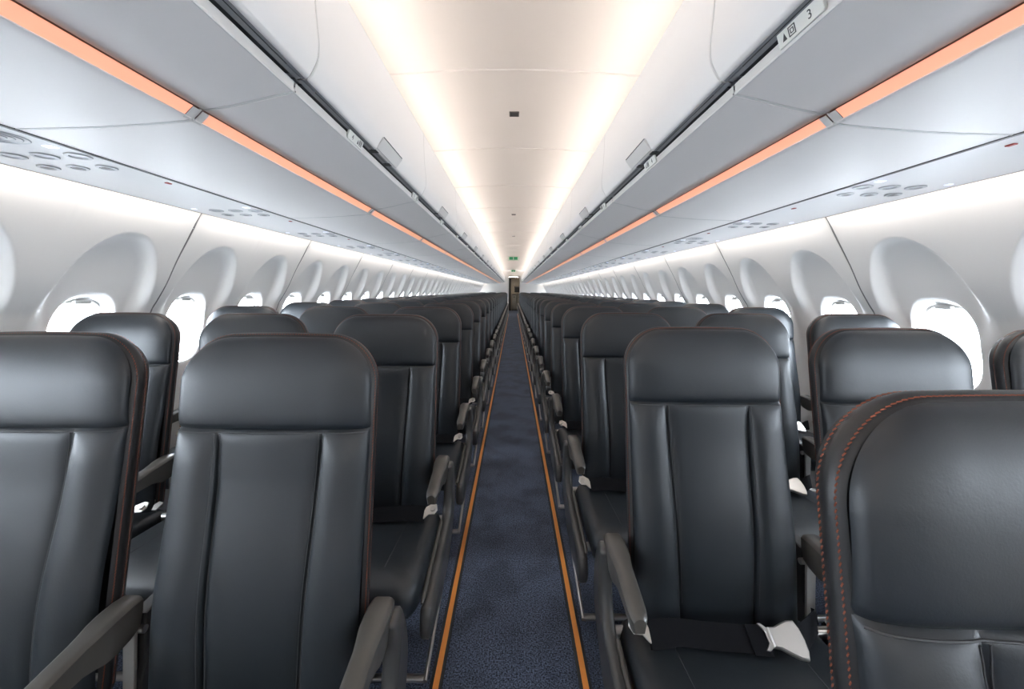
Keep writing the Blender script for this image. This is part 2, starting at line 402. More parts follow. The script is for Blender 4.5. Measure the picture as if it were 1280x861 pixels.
for sx in (-1, 1):
    d = bin_me[sx]
    for k in range(NB):
        if k == 0: w = 'partly above the camera'
        t = thing('overhead_bin', 'closed overhead bin with orange light strip, %s from the front on the %s side' % (ORD[k], SIDE[sx]), 'overhead bin', (0, Y0 + k*BIN, 0), 'overhead bins over the %s seats' % SIDE[sx])
        for nm in ('housing', 'bottom_panel', 'outer_panel', 'accent_light', 'lip', 'rail'): put(nm, d[nm], t)
        put('end_cap', d['end_cap'], t); e = put('end_cap', d['end_cap'], t); e.location = (0, BIN - 0.026, 0)
        put('rail_gasket', d['rail_gasket'], t)
        dr = put('door', d['door'], t); la = put('latch', d['latch'], dr); put('latch_slot', d['latch_slot'], dr); put('latch_catch', d['latch_catch'], dr); put('latch_catch', d['latch_catch'], dr, (0, 0.14, 0))
        put('joint_trim', d['joint_trim'], t); put('joint_trim', d['joint_trim_door'], dr)

# cove lights: LED strips lying on the bins and behind the service panels
for sx in (-1, 1):
    m = MB()
    for k in range(NB):
        y0, y1 = Y0 + k*BIN + 0.012, Y0 + (k+1)*BIN - 0.012
        m.add([(sx*0.545, y0, 1.972), (sx*0.566, y0, 1.993), (sx*0.566, y1, 1.993), (sx*0.545, y1, 1.972)], [(0,1,2,3)])
    tag(obj('cove_light', m, 'led_ceiling', smooth=False), 'warm white light strip on top of the %s row of overhead bins' % SIDE[sx], 'light strip')
    m = MB()
    for k in range(NB):
        y0, y1 = Y0 + 0.03 + k*BIN + 0.03, Y0 + 0.03 + (k+1)*BIN - 0.03
        m.add([(sx*1.400, y0, 1.590), (sx*1.440, y0, 1.602), (sx*1.440, y1, 1.602), (sx*1.400, y1, 1.590)], [(0,1,2,3)])
    tag(obj('sidewall_light', m, 'led_wall', smooth=False), 'white light strip along the top of the %s sidewall' % SIDE[sx], 'light strip')

# ------------------------------------------------------------------ passenger service units
def ring_disc(m, cx, cy, z, r0, r1, drop):
    rings = []
    for r, dz in ((r1, 0.0), (r1*0.96, -drop), (r0*1.08, -drop*1.1), (r0, -drop*0.2), (r0*0.9, drop*0.8)):
        rings.append([(cx + r*math.cos(a*2*PI/20), cy + r*math.sin(a*2*PI/20), z + dz) for a in range(20)])
    m.loft(rings, True)
def psu_meshes():
    d = {}
    m = MB(); m.grid([[(x, y, z) for x, z in [(1.064,1.560),(1.064,1.5465),(1.067,1.545),(1.384,1.545),(1.389,1.547),(1.389,1.565),(1.36,1.60),(1.27,1.62)]] for y in (-0.3555, -0.3, 0.3, 0.3555)])
    d['panel'] = m.mesh('panel', 'psu', 25)
    for i, (xa, xb, za, zb) in enumerate(((1.0610, 1.0660, 1.5462, 1.5450), (1.3855, 1.3900, 1.5450, 1.5480))):
        m = MB(); m.grid([[(xa, y, za + 0.006), (xa, y, za - 0.0012), (xb, y, zb - 0.0012), (xb, y, zb + 0.004)] for y in (-0.3555, 0.3555)])
        d['seal_%d' % i] = m.mesh('edge_seal', 'nozzle', 25)
    # recessed field, nozzles, lights
    for nm, xs, yy, r in (('air_nozzle', (1.130, 1.210, 1.292), 0.0, 0.024), ('reading_light', (1.105, 1.190, 1.272), -0.098, 0.027)):
        for i, x in enumerate(xs):
            m = MB(); ring_disc(m, x, yy, 1.5445, r*0.62, r, 0.003)
            d['%s_%d' % (nm, i)] = m.mesh(nm, 'nozzle_ring', 40)
            m = MB()
            if nm == 'air_nozzle':
                rings = []
                for q in range(6):
                    a = q*PI/2/5; rings.append([(x + r*0.62*math.cos(a)*math.cos(b*2*PI/16), yy + r*0.62*math.cos(a)*math.sin(b*2*PI/16), 1.546 - 0.006*math.sin(a)) for b in range(16)])
                m.loft(rings, True, False, True); d['%s_in_%d' % (nm, i)] = m.mesh('nozzle_ball', 'nozzle', 50)
            else:
                m.fan([(x + r*0.66*math.cos(b*2*PI/20), yy + r*0.66*math.sin(b*2*PI/20), 1.5440) for b in range(20)], (x, yy, 1.5415))
                d['%s_in_%d' % (nm, i)] = m.mesh('lens', 'lens', 50)
    m = MB(); m.prism([(1.088,-0.174),(1.112,-0.174),(1.112,-0.156),(1.088,-0.156)], 'z', 1.5445, 0.003, 0.0008); d['lit_sign'] = m.mesh('lit_sign', 'signlit', 20)
    m = MB(); m.prism([(1.334,-0.140),(1.348,-0.140),(1.348,-0.124),(1.334,-0.124)], 'z', 1.5445, 0.003, 0.0008); d['call_button'] = m.mesh('call_button', 'signlit', 20)
    m = MB()
    for r in (0.015, 0.027, 0.039, 0.050):
        rr = [[(1.145 + (r+dr)*math.cos(a*2*PI/32), -0.232 + (r+dr)*math.sin(a*2*PI/32), 1.5447 - dz) for a in range(32)] for dr, dz in ((-0.002,0),(0,0.0015),(0.002,0))]
        m.loft(rr, True)
    d['speaker_grille'] = m.mesh('speaker_grille', 'nozzle_ring', 50)
    m = MB(); m.prism([(1.093,0.155),(1.103,0.155),(1.103,0.172),(1.093,0.172)], 'z', 1.5440, 0.004, 0.001); d['indicator'] = m.mesh('indicator', 'red', 20)
    return d
def mirror_mesh(me):
    c = me.copy()
    c.transform(__import__('mathutils').Matrix.Scale(-1, 4, (1, 0, 0))); c.flip_normals(); return c
PM = {1: psu_meshes()}
PM[-1] = {k: mirror_mesh(v) for k, v in PM[1].items()}
for sx in (-1, 1):
    d = PM[sx]
    yy0 = (LTOP + 0.245) if sx < 0 else (RTOP + 0.280)
    first = -3 if sx < 0 else -3
    n = 0; k = first
    while yy0 + k*PITCH + 0.3555 < YE + 0.02:
        y = yy0 + k*PITCH
        t = thing('service_panel', 'white overhead service panel with air nozzles, %s from the front, %s side' % (ORD[n], SIDE[sx]), 'service panel', (0, y, 0), 'service panels under the %s bins' % SIDE[sx])
        put('panel', d['panel'], t); put('edge_seal', d['seal_0'], t); put('edge_seal', d['seal_1'], t)
        if k < 16:
            for i in range(3):
                for nm, q in (('air_nozzle', 'nozzle_ball'), ('reading_light', 'lens')):
                    a = put(nm, d['%s_%d' % (nm, i)], t); put(q, d['%s_in_%d' % (nm, i)], a)
            put('lit_sign', d['lit_sign'], t); put('call_button', d['call_button'], t)
            ind = put('indicator', d['indicator'], t)
            if sx > 0: ind.location = (0.02, 0.075, 0)
            if k % 4 == (0 if sx < 0 else 2): put('speaker_grille', d['speaker_grille'], t)
        n += 1; k += 1

# ------------------------------------------------------------------ row placards on the bin lips
def text_mesh(s, size):
    cu = bpy.data.curves.new('txt', 'FONT'); cu.body = s; cu.size = size; cu.extrude = 0.0002; cu.align_x = 'CENTER'; cu.align_y = 'CENTER'
    o = bpy.data.objects.new('txt', cu); C.objects.link(o)
    bpy.context.view_layer.update()
    me = bpy.data.meshes.new_from_object(o.evaluated_get(bpy.context.evaluated_depsgraph_get()))
    bpy.data.objects.remove(o); me.materials.clear(); me.materials.append(M['ink']); return me
plm = MB(); plm.prism([(-0.052,-0.0135),(0.048,-0.0135),(0.052,-0.009),(0.052,0.0105),(0.047,0.0135),(-0.052,0.0135)], 'z', 0, 0.006, 0.001)
plate = {1: plm.mesh('row_placard', 'placard', 25)}
plate[-1] = mirror_mesh(plate[1])
pic = MB()     # seat-letter pictogram: a rounded tag outline with a small arrow beside it
def frame(m, x0, x1, y0, y1, w):
    for a, b, c, d in ((x0,x1,y0,y0+w),(x0,x1,y1-w,y1),(x0,x0+w,y0,y1),(x1-w,x1,y0,y1)): m.box(a, b, c, d, 0.0028, 0.0036)
frame(pic, -0.024, -0.008, -0.008, 0.008, 0.0015)
frame(pic, -0.020, -0.012, -0.004, 0.004, 0.0012)
pic.add([(-0.040,-0.007,0.0034),(-0.029,-0.007,0.0034),(-0.034,0.006,0.0034)], [(0,1,2)])
pic_me = pic.mesh('pictogram', 'ink', smooth=False)
for sx in (-1, 1):
    y0 = 1.190 if sx < 0 else 0.662
    for i in range(0, 18):
        row = i + (4 if sx < 0 else 3)
        y = y0 + i*PITCH*1.02
        t = thing('row_placard', 'small white row number placard reading %d on the lip of the %s bins' % (row, SIDE[sx]), 'sign', (sx*0.4635, y, 1.6465), 'row placards on the %s bins' % SIDE[sx])
        # face looks inboard and a little down; writing runs towards the front on the right side, aft on the left
        t.rotation_euler = (PI/2 + 0.25, 0, -PI/2 if sx > 0 else PI/2)
        b = put('plate', plate[sx], t)
        p = put('pictogram', pic_me, t, (0 if sx > 0 else 0.048, 0, 0))
        o = put('number', text_mesh(str(row), 0.020), t, (0.024*sx, -0.001, 0.0032))

# ------------------------------------------------------------------ seats
W, ZT, ZB, ZH = 0.199, 1.102, 0.395, 0.922
CA, CB = 0.092, 0.092
def hw(z):
    t = ZT - z
    if t >= CB: return W
    return W - CA + CA*math.sqrt(max(0.0, 1 - (1 - t/CB)**2))
def yseam(z): return -0.012 - 0.120*(ZT - z)
def xs(z): return 0.1065 - 0.016*(ZH - z)/(ZH - ZB)
def fpil(e): 
    e = min(max(e, 0.0), 1.0); return math.sqrt(1 - (1 - e)**2.4)
def eout(x, z):
    x = abs(x); t = ZT - z
    if x > W - CA and t < CB:
        r = math.hypot((x - (W - CA))/CA, (CB - t)/CB); return max(0.0, (1 - r)*0.108)
    return max(0.0, min(W - x, t))
def yface(x, z):
    e = eout(x, z)
    h = 0.0065*fpil(e/0.014) + 0.0175*fpil(e/0.090)
    if z >= ZH:
        h += 0.006*math.sin(min(1, (z - ZH)/(ZT - ZH))*PI)
    else:
        b = xs(z); a = abs(x)
        if a > b: h += 0.011*math.sin(min(1, (a - b)/(W - b))*PI)**0.7 * min(1, (ZH - z)/0.05)
        else: h += 0.004*math.cos(a/b*PI/2) - 0.006*min(1, (ZH - z)/0.1)
        h += 0.018*math.exp(-((z - 0.60)/0.16)**2)        # lumbar
        dx = abs(a - b); fade = min(1, (ZH - z)/0.03)
        h -= fade*(0.007*math.exp(-(dx/0.004)**2) + 0.004*math.exp(-(dx/0.016)**2))
    dz = z - ZH
    h -= 0.005*math.exp(-(dz/0.0035)**2) + 0.003*math.exp(-(dz/0.013)**2)
    return yseam(z) - max(h, -0.002)
def zc(x, z): return z + 0.006*(1 - (x/W)**2)*max(0.0, 1 - (ZT - z)/0.12)
def cosp(n): return [0.5 - 0.5*math.cos(PI*i/n) for i in range(n + 1)]
def region(zs, xa, xb, n=18):
    m = MB(); cs = cosp(n); m.grid([[(xa(z) + (xb(z) - xa(z))*c, yface(xa(z) + (xb(z) - xa(z))*c, z), zc(xa(z) + (xb(z) - xa(z))*c, z)) for c in cs] for z in zs]); return m
zhead = [ZT - CB*(1 - math.cos(k*PI/2/16)) for k in range(17)] + [ZT - CB - (ZT - CB - ZH)*c for c in cosp(12)][1:]
zlow = [ZH - (ZH - ZB)*c for c in cosp(34)]
SM = {}
SM['headrest'] = region(zhead, lambda z: -hw(z), hw, 34).mesh('headrest', 'leather', 60)
SM['back_panel'] = region(zlow, lambda z: -xs(z), xs, 20).mesh('back_panel', 'leather', 60)
SM['bolster_a'] = region(zlow, lambda z: -W, lambda z: -xs(z), 16).mesh('bolster', 'leather', 60)
SM['bolster_b'] = region(zlow, xs, lambda z: W, 16).mesh('bolster', 'leather', 60)
# outline path from lower right over the top to lower left
path = [(W, ZB + (ZT - CB - ZB)*i/30) for i in range(30)]
path += [(W - CA + CA*math.cos(k*PI/2/18), ZT - CB + CB*math.sin(k*PI/2/18)) for k in range(19)]
top_in = W - CA
path += [(top_in - 2*top_in*i/12, ZT) for i in range(1, 12)]
path += [(-x, z) for x, z in reversed(path[:49])]
def gpt(i, v):
    x, z = path[i]
    a = path[max(i-1, 0)]; b = path[min(i+1, len(path)-1)]
    tx, tz = b[0]-a[0], b[1]-a[1]; l = math.hypot(tx, tz) or 1
    nx, nz = tz/l, -tx/l
    o = -0.003 + 0.010*math.sin(PI*min(1, max(0, v))**0.8)
    return Vector((x + nx*o, yseam(z) + 0.035*v, zc(x, z) + nz*o))
VS = (0.0, 0.06, 0.15, 0.3, 0.45, 0.6, 0.75, 0.88, 1.0)
m = MB(); m.grid([[tuple(gpt(i, v)) for i in range(len(path))] for v in VS])
SM['side_panel'] = m.mesh('side_panel', 'leather_side', 60)
m = MB(); rows = []
for ins, dy in ((0.003, 0.0), (0.006, 0.005), (0.013, 0.018), (0.026, 0.030), (0.06, 0.038)):
    r = []
    for i in range(len(path)):
        x, z = path[i]; a = path[max(i-1,0)]; b = path[min(i+1,len(path)-1)]
        tx, tz = b[0]-a[0], b[1]-a[1]; l = math.hypot(tx, tz) or 1
        r.append((x - tz/l*ins, yseam(z) + 0.035 + dy, zc(x, z) + tx/l*ins))
    rows.append(r)
m.grid(rows)
cx = rows[-1]
m.add(cx, [tuple(range(len(cx)))])
SM['back_shell'] = m.mesh('back_shell', 'shell', 40)
# stitching: two rows of orange dashes on the side panel
def dashes(v, step, ln, w):
    m = MB(); acc = 0.0
    for i in range(1, len(path) - 1):
        a, b = gpt(i, v), gpt(i + 1, v); seg = (b - a).length; d = (b - a).normalized()
        while acc < seg:
            p = a + d*acc
            x, z = path[i]; nrm = (gpt(i, v) - Vector((0, gpt(i, v).y, min(z, 0.95)))).normalized()
            if abs(x) >= W - 1e-6: nrm = Vector((math.copysign(1, x), 0, 0))
            nrm = (nrm - d*nrm.dot(d)).normalized()
            s = d.cross(nrm).normalized()
            d2 = (d + s*0.55).normalized(); s2 = d2.cross(nrm).normalized()
            q = [p + nrm*0.0014 + d2*ln/2, p + nrm*0.0014 - d2*ln/2]
            m.add([q[0] + s2*w, q[0] - s2*w, q[1] - s2*w, q[1] + s2*w, p + nrm*0.0026 + d2*ln*0.3, p + nrm*0.0026 - d2*ln*0.3],
                  [(0,1,4),(1,2,5,4),(2,3,5),(3,0,4,5)])
            acc += step
        acc -= seg
    return m
for q, v in enumerate((0.13, 0.84)): SM['stitching_%d' % q] = dashes(v, 0.0058, 0.0050, 0.00085).mesh('stitching', 'thread_orange', smooth=False)
m = MB()
m.tube([(x, yface(x, ZH - 0.005) - 0.0006, ZH - 0.005) for x in [-W*0.985 + 2*W*0.985*i/40 for i in range(41)]], 0.0012, 5)
for s in (-1, 1):
    for off in (-0.005, 0.005):
        m.tube([(s*(xs(z) + off), yface(s*(xs(z) + off), z) - 0.0004, z) for z in [ZH - 0.008 - (ZH - ZB - 0.06)*i/40 for i in range(41)]], 0.0009, 5)
SM['seam_thread'] = m.mesh('seam_thread', 'thread_grey', 60)
# cushion
def rrect(x0, x1, y0, y1, r, n=8):
    out = []
    for cx, cy, a0 in ((x1-r, y1-r, 0), (x0+r, y1-r, PI/2), (x0+r, y0+r, PI), (x1-r, y0+r, 1.5*PI)):
        for k in range(n + 1):
            a = a0 + k*PI/2/n; out.append((cx + r*math.cos(a), cy + r*math.sin(a)))
    return out
def cush_z(x, y, z): return z - 0.030*(y + 0.50)/0.44 * (z - 0.30)/0.12 + 0.004*(1 - (x/0.243)**2)
m = MB(); rings = []
for z, ins in ((0.318, 0.030), (0.322, 0.012), (0.340, 0.002), (0.375, 0.0), (0.398, 0.002), (0.411, 0.010), (0.419, 0.024), (0.4225, 0.045), (0.4245, 0.08), (0.4255, 0.13), (0.426, 0.19)):
    rings.append([(x, y, cush_z(x, y, z) - (0.012*max(0, (-0.40 - y)/0.1)**2 if z > 0.36 else 0)) for x, y in rrect(-0.240+ins, 0.240-ins, -0.520+ins, -0.065-ins, max(0.045-ins*0.25, 0.004))])
m.loft(rings, True, True, True)
SM['seat_cushion'] = m.mesh('seat_cushion', 'leather', 60)
for s in (-1, 1):
    m = MB(); m.tube([(s*0.135, y, cush_z(s*0.135, y, 0.4252) - 0.012*max(0, (-0.40 - y)/0.1)**2) for y in [-0.10 - 0.34*i/16 for i in range(17)]], 0.0011, 5)
    SM['cushion_seam_%d' % s] = m.mesh('cushion_seam', 'thread_grey', 60)
# armrest (centred on x = 0)
def arm_section(y, w, zt, hgt, taper=0.72):
    c = 0.006
    return [(-w*taper, y, zt-hgt), (-w*0.96, y, zt-hgt*0.45), (-w, y, zt-c*1.3), (-w+c*0.8, y, zt-c*0.35), (-w+c*1.7, y, zt), (w-c*1.7, y, zt), (w-c*0.8, y, zt-c*0.35), (w, y, zt-c*1.3), (w*0.96, y, zt-hgt*0.45), (w*taper, y, zt-hgt)]
m = MB()
st = [(-0.058, 0.016, 0.582, 0.045), (-0.062, 0.0225, 0.589, 0.064), (-0.085, 0.0245, 0.5915, 0.074), (-0.115, 0.0245, 0.590, 0.077), (-0.134, 0.0240, 0.587, 0.073), (-0.152, 0.0215, 0.583, 0.063), (-0.170, 0.0197, 0.580, 0.056),
      (-0.21, 0.0195, 0.573, 0.050), (-0.245, 0.0195, 0.566, 0.045), (-0.270, 0.0190, 0.561, 0.043), (-0.284, 0.0170, 0.557, 0.038), (-0.292, 0.0125, 0.551, 0.028)]
m.loft([arm_section(*q) for q in st], True, True, True)
SM['armrest'] = m.mesh('armrest', 'arm', 32)
# bracket under the inboard armrests
m = MB(); m.prism([(-0.012, 0.548), (0.012, 0.548), (0.010, 0.36), (-0.012, 0.36)], 'y', -0.066, 0.008, 0.001)
SM['armrest_bracket'] = m.mesh('armrest_bracket', 'alu', 25)
m = MB(); m.prism([(-0.052, 0.545), (0.000, 0.55), (0.030, 0.45), (0.020, 0.33), (-0.03, 0.30), (-0.10, 0.30), (-0.075, 0.36), (-0.052, 0.44)], 'x', 0.003, 0.030, 0.003); SM['back_spreader'] = m.mesh('back_spreader', 'shell', 25)
m = MB(); m.tube([(-0.020, -0.055, 0.515), (0.020, -0.055, 0.515)], 0.008, 10); SM['pivot'] = m.mesh('pivot', 'steel', 40)
# curved fairing under the aisle armrest (x = 0 plane is its centre)
fo = [(-0.052,0.563),(-0.026,0.520),(-0.006,0.462),(-0.006,0.410),(-0.025,0.358),(-0.062,0.314),(-0.12,0.272),(-0.20,0.246),(-0.32,0.236),(-0.42,0.232),(-0.462,0.238),(-0.480,0.260),(-0.482,0.295),(-0.474,0.322),(-0.455,0.332),(-0.36,0.346),(-0.25,0.364),(-0.165,0.384),(-0.122,0.408),(-0.100,0.445),(-0.094,0.490),(-0.096,0.535),(-0.100,0.560),(-0.080,0.568)]
fo = curve(fo + [fo[0]], 3)[:-1]
m = MB(); m.prism(fo, 'x', 0, 0.030, 0.006); SM['side_fairing'] = m.mesh('side_fairing', 'fairing', 50)
m = MB(); m.tube([(0, -0.15, 0.388), (0, -0.25, 0.368), (0, -0.36, 0.350), (0, -0.440, 0.336), (0, -0.455, 0.330)], [0.006, 0.0065, 0.0065, 0.0065, 0.004], 8); SM['trim_bar'] = m.mesh('trim_bar', 'arm', 50)
# belt: s = +1 builds the right-hand version (aisle on -x, buckle towards +x)
def belt(s):
    d = {}
    def ztop(x, y): return cush_z(x, y, 0.4255)
    def strap(pts, half, th=0.0022):
        m = MB(); rings = []
        for (x, y, z, tilt) in pts:
            wy, wz = half*math.cos(tilt), half*math.sin(tilt)
            ny, nz = -math.sin(tilt)*th, math.cos(tilt)*th
            rings.append([(x, y+wy, z+wz), (x, y+wy+ny, z+wz+nz), (x, y-wy+ny, z-wz+nz), (x, y-wy, z-wz)])
        m.loft(rings, True, True, True); return m
    T = 0.62
    pts = [(-0.196, -0.158, 0.4315, T), (-0.165, -0.157, 0.434, T), (-0.13, -0.152, 0.435, T), (-0.06, -0.160, 0.433, T), (0.0, -0.165, 0.4325, T), (0.035, -0.168, 0.432, T), (0.066, -0.173, 0.432, T)]
    m = strap([(x*s, y, z, t) for x, y, z, t in pts], 0.026)
    m2 = strap([(x*s, y - 0.0022, z + 0.0022, t) for x, y, z, t in [(0.026,-0.1690,0.4325,T), (0.046,-0.171,0.4325,T), (0.064,-0.1735,0.4325,T)]], 0.0275); m.add(m2.v, m2.f)
    m3 = strap([(x*s, y - 0.0022, z + 0.0022, t) for x, y, z, t in [(-0.192,-0.158,0.4318,T), (-0.165,-0.157,0.4345,T), (-0.142,-0.155,0.4356,T)]], 0.0275); m.add(m3.v, m3.f)
    d['seat_belt'] = m
    # free end folded over behind the buckle
    m = strap([(x*s, y, z, t) for x, y, z, t in [(0.116,-0.178,0.434,T), (0.150,-0.168,0.440,0.9), (0.180,-0.147,0.442,1.2), (0.212,-0.120,0.436,1.3), (0.222,-0.095,0.420,1.3)]], 0.024); d['belt_end'] = m
    # buckle: flared plate with a bar
    q = [(0.104,-0.018),(0.118,-0.0195),(0.134,-0.027),(0.150,-0.0335),(0.166,-0.035),(0.172,-0.020),(0.174,0.0),(0.172,0.020),(0.166,0.035),(0.150,0.0335),(0.134,0.027),(0.118,0.0195),(0.104,0.018)]
    m = MB(); m.prism(q, 'z', 0, 0.014, 0.003)
    def place(m, lift, dx=0.0):
        vs = []
        for x, y, z in m.v:
            x += dx; yy = -0.176 - (x - 0.13)*0.12 + y*math.cos(T) - (z + lift)*math.sin(T); zz = 0.4345 + y*math.sin(T) + (z + lift)*math.cos(T)
            vs.append((x*s, yy, zz))
        r = MB(); r.v = vs; r.f = m.f if s > 0 else [tuple(reversed(f)) for f in m.f]; return r
    d['buckle'] = place(m, 0.009, -0.034)
    m = MB(); m.prism([(0.086,-0.024),(0.094,-0.025),(0.106,-0.016),(0.106,0.016),(0.094,0.025),(0.086,0.024),(0.092,0.017),(0.098,0.010),(0.098,-0.010),(0.092,-0.017)], 'z', 0, 0.005, 0.001)
    d['latch_plate'] = place(m, 0.008, -0.034)
    m = MB(); m.prism([(-0.236,-0.006),(-0.231,0.014),(-0.216,0.018),(-0.196,0.006),(-0.188,-0.016),(-0.178,-0.020),(-0.183,-0.031),(-0.194,-0.034),(-0.208,-0.020),(-0.227,-0.020)], 'z', 0, 0.005, 0.0012)
    d['anchor'] = place(m, 0.012)
    m = MB(); m.tube([(-0.220, -0.003, -0.008), (-0.220, -0.003, 0.008)], 0.008, 12); d['anchor_bolt'] = place(m, 0.013)
    m = MB(); m.prism([(0.206,0.045),(0.222,0.050),(0.232,0.038),(0.228,0.020),(0.214,0.018)], 'z', 0, 0.006, 0.0012); d['anchor_far'] = place(m, 0.004)
    return d
for s in (-1, 1):
    mats = {'seat_belt': 'webbing', 'belt_end': 'webbing', 'buckle': 'buckle', 'latch_plate': 'steel', 'anchor': 'buckle', 'anchor_bolt': 'steel', 'anchor_far': 'steel'}
    for k, v in belt(s).items(): SM['%s_%d' % (k, s)] = v.mesh(k, mats[k], 35)

POS = ('aisle', 'middle', 'window')
seat_group = {-1: 'seats left of the aisle', 1: 'seats right of the aisle'}
def seat(side, pos, row, y, full):
    x = side*SEATX[side][pos]
    t = thing('aircraft_seat', 'black leather %s seat, %s row from the front, %s of the aisle' % (POS[pos], ORD[row], SIDE[side]), 'seat', (x, y, 0), seat_group[side])
    for nm in ('headrest', 'back_panel', 'side_panel', 'back_shell', 'seat_cushion'): put(nm, SM[nm], t)
    put('bolster', SM['bolster_a'], t); put('bolster', SM['bolster_b'], t)
    ax = -side*(SEATX[side][0] - 0.2590)
    a = put('armrest', SM['armrest'], t, (ax, 0, 0)); 
    if full: a['label'] = 'dark grey plastic armrest'
    if pos == 0:
        f = put('side_fairing', SM['side_fairing'], t, (-side*(SEATX[side][0] - 0.237), 0, 0))
        put('trim_bar', SM['trim_bar'], f, (side*0.014, 0, 0))
    else:
        put('back_spreader', SM['back_spreader'], t, (ax, 0, 0)); b = put('armrest_bracket', SM['armrest_bracket'], t, (ax, 0, 0)); 
        if full: put('pivot', SM['pivot'], b)
    if pos == 2: put('armrest', SM['armrest'], t, (side*(SEATX[side][0] - 0.2590), 0, 0))
    if full:
        for q in range(2): st = put('stitching', SM['stitching_%d' % q], t); st['label'] = 'row of orange stitching along the side panel'
        put('seam_thread', SM['seam_thread'], t); c = [o for o in t.children if o.name.startswith('seat_cushion')][0]
        put('cushion_seam', SM['cushion_seam_1'], c); put('cushion_seam', SM['cushion_seam_-1'], c)
    if full or pos == 0:
        b = put('seat_belt', SM['seat_belt_%d' % side], t, (0, -0.030, 0.001))
        for nm in ('belt_end', 'buckle', 'latch_plate', 'anchor', 'anchor_bolt') + (('anchor_far',)):
            put('anchor' if nm == 'anchor_far' else nm, SM['%s_%d' % (nm, side)], b)
    return t
# frame that carries a row of three
fm = {}
def frame_meshes(side):
    d = {}
    g = lambda m: m if side > 0 else m.mirror()
    m = MB(); m.tube([(0.250, -0.105, 0.372), (1.765, -0.105, 0.372)], 0.013, 12); d['cross_tube'] = g(m).mesh('cross_tube', 'steel', 50)
    m = MB(); m.tube([(0.262, -0.36, 0.295), (1.765, -0.36, 0.295)], 0.015, 12); d['front_tube'] = g(m).mesh('front_tube', 'alu', 50)
    m = MB(); m.prism([(-0.40,0.306),(-0.08,0.306),(-0.08,0.316),(-0.40,0.316)], 'x', 1.01, 1.44, 0.002); d['seat_pan'] = g(m).mesh('seat_pan', 'shell', 25)
    for i, x in enumerate((0.60, 1.42)):
        m = MB(); m.tube([(x, -0.36, 0.285), (x, -0.375, 0.16), (x, -0.40, 0.03), (x, -0.40, 0.0)], [0.018, 0.015, 0.016, 0.022], 10)
        m.tube([(x, -0.36, 0.280), (x, -0.20, 0.15), (x, 0.0, 0.03), (x, 0.02, 0.0)], [0.016, 0.014, 0.015, 0.024], 10)
        m.tube([(x, -0.105, 0.362), (x, -0.06, 0.20), (x, 0.0, 0.02)], [0.014, 0.013, 0.014], 10)
        d['leg%d' % i] = g(m).mesh('leg', 'alu', 50)
    m = MB(); m.tube([(0.248, -0.430, 0.098), (1.765, -0.430, 0.098)], 0.0105, 12); d['baggage_bar'] = g(m).mesh('baggage_bar', 'steel', 50)
    m = MB(); m.tube([(0.244, -0.440, 0.098), (0.2445, -0.30, 0.135), (0.2445, -0.195, 0.168), (0.2445, -0.17, 0.240)], 0.0065, 10); d['side_rod'] = g(m).mesh('side_rod', 'steel', 50)
    m = MB(); m.prism([(-0.245,0.135),(-0.10,0.192),(-0.095,0.208),(-0.11,0.212),(-0.25,0.155)], 'x', 0.2445, 0.010, 0.002); d['rod_clamp'] = g(m).mesh('rod_clamp', 'alu', 30)
    return d
for s in (-1, 1): fm[s] = frame_meshes(s)
def seat_frame(side, row, y):
    t = thing('seat_frame', 'metal frame and baggage bar under the %s seat row, %s of the aisle' % (ORD[row], SIDE[side]), 'seat frame', (0, y, 0), 'seat frames %s of the aisle' % SIDE[side])
    for k, v in fm[side].items(): put('leg' if k.startswith('leg') else k, v, t)
for side in (-1, 1):
    ytop = LTOP if side < 0 else RTOP
    row = 0; k = 0 if side < 0 else -1
    while ytop + k*PITCH < YE - 0.35:
        y = ytop + k*PITCH
        for pos in range(3):
            if side > 0 and k == -1 and pos > 0: continue       # outside the frame beside the camera
            seat(side, pos, row, y, row < 7)
        seat_frame(side, row, y)
        row += 1; k += 1

# ------------------------------------------------------------------ aisle floor strips
for sx in (-1, 1):
    t = thing('floor_strip', 'orange floor path strip along the %s edge of the aisle' % SIDE[sx], 'floor strip', (sx*0.229, 0, 0))
    m = MB(); m.prism([(-0.0195,0.0),(0.0195,0.0),(0.0165,0.0035),(-0.0165,0.0035)], 'y', (Y0+YE)/2, YE - Y0 - 0.02, 0.0008); obj('edging', m, 'strip_edge', t)
    m = MB(); m.prism([(-0.0095,0.003),(0.0095,0.003),(0.008,0.0055),(-0.008,0.0055)], 'y', (Y0+YE)/2, YE - Y0 - 0.03, 0.0008); obj('orange_band', m, 'strip', t)

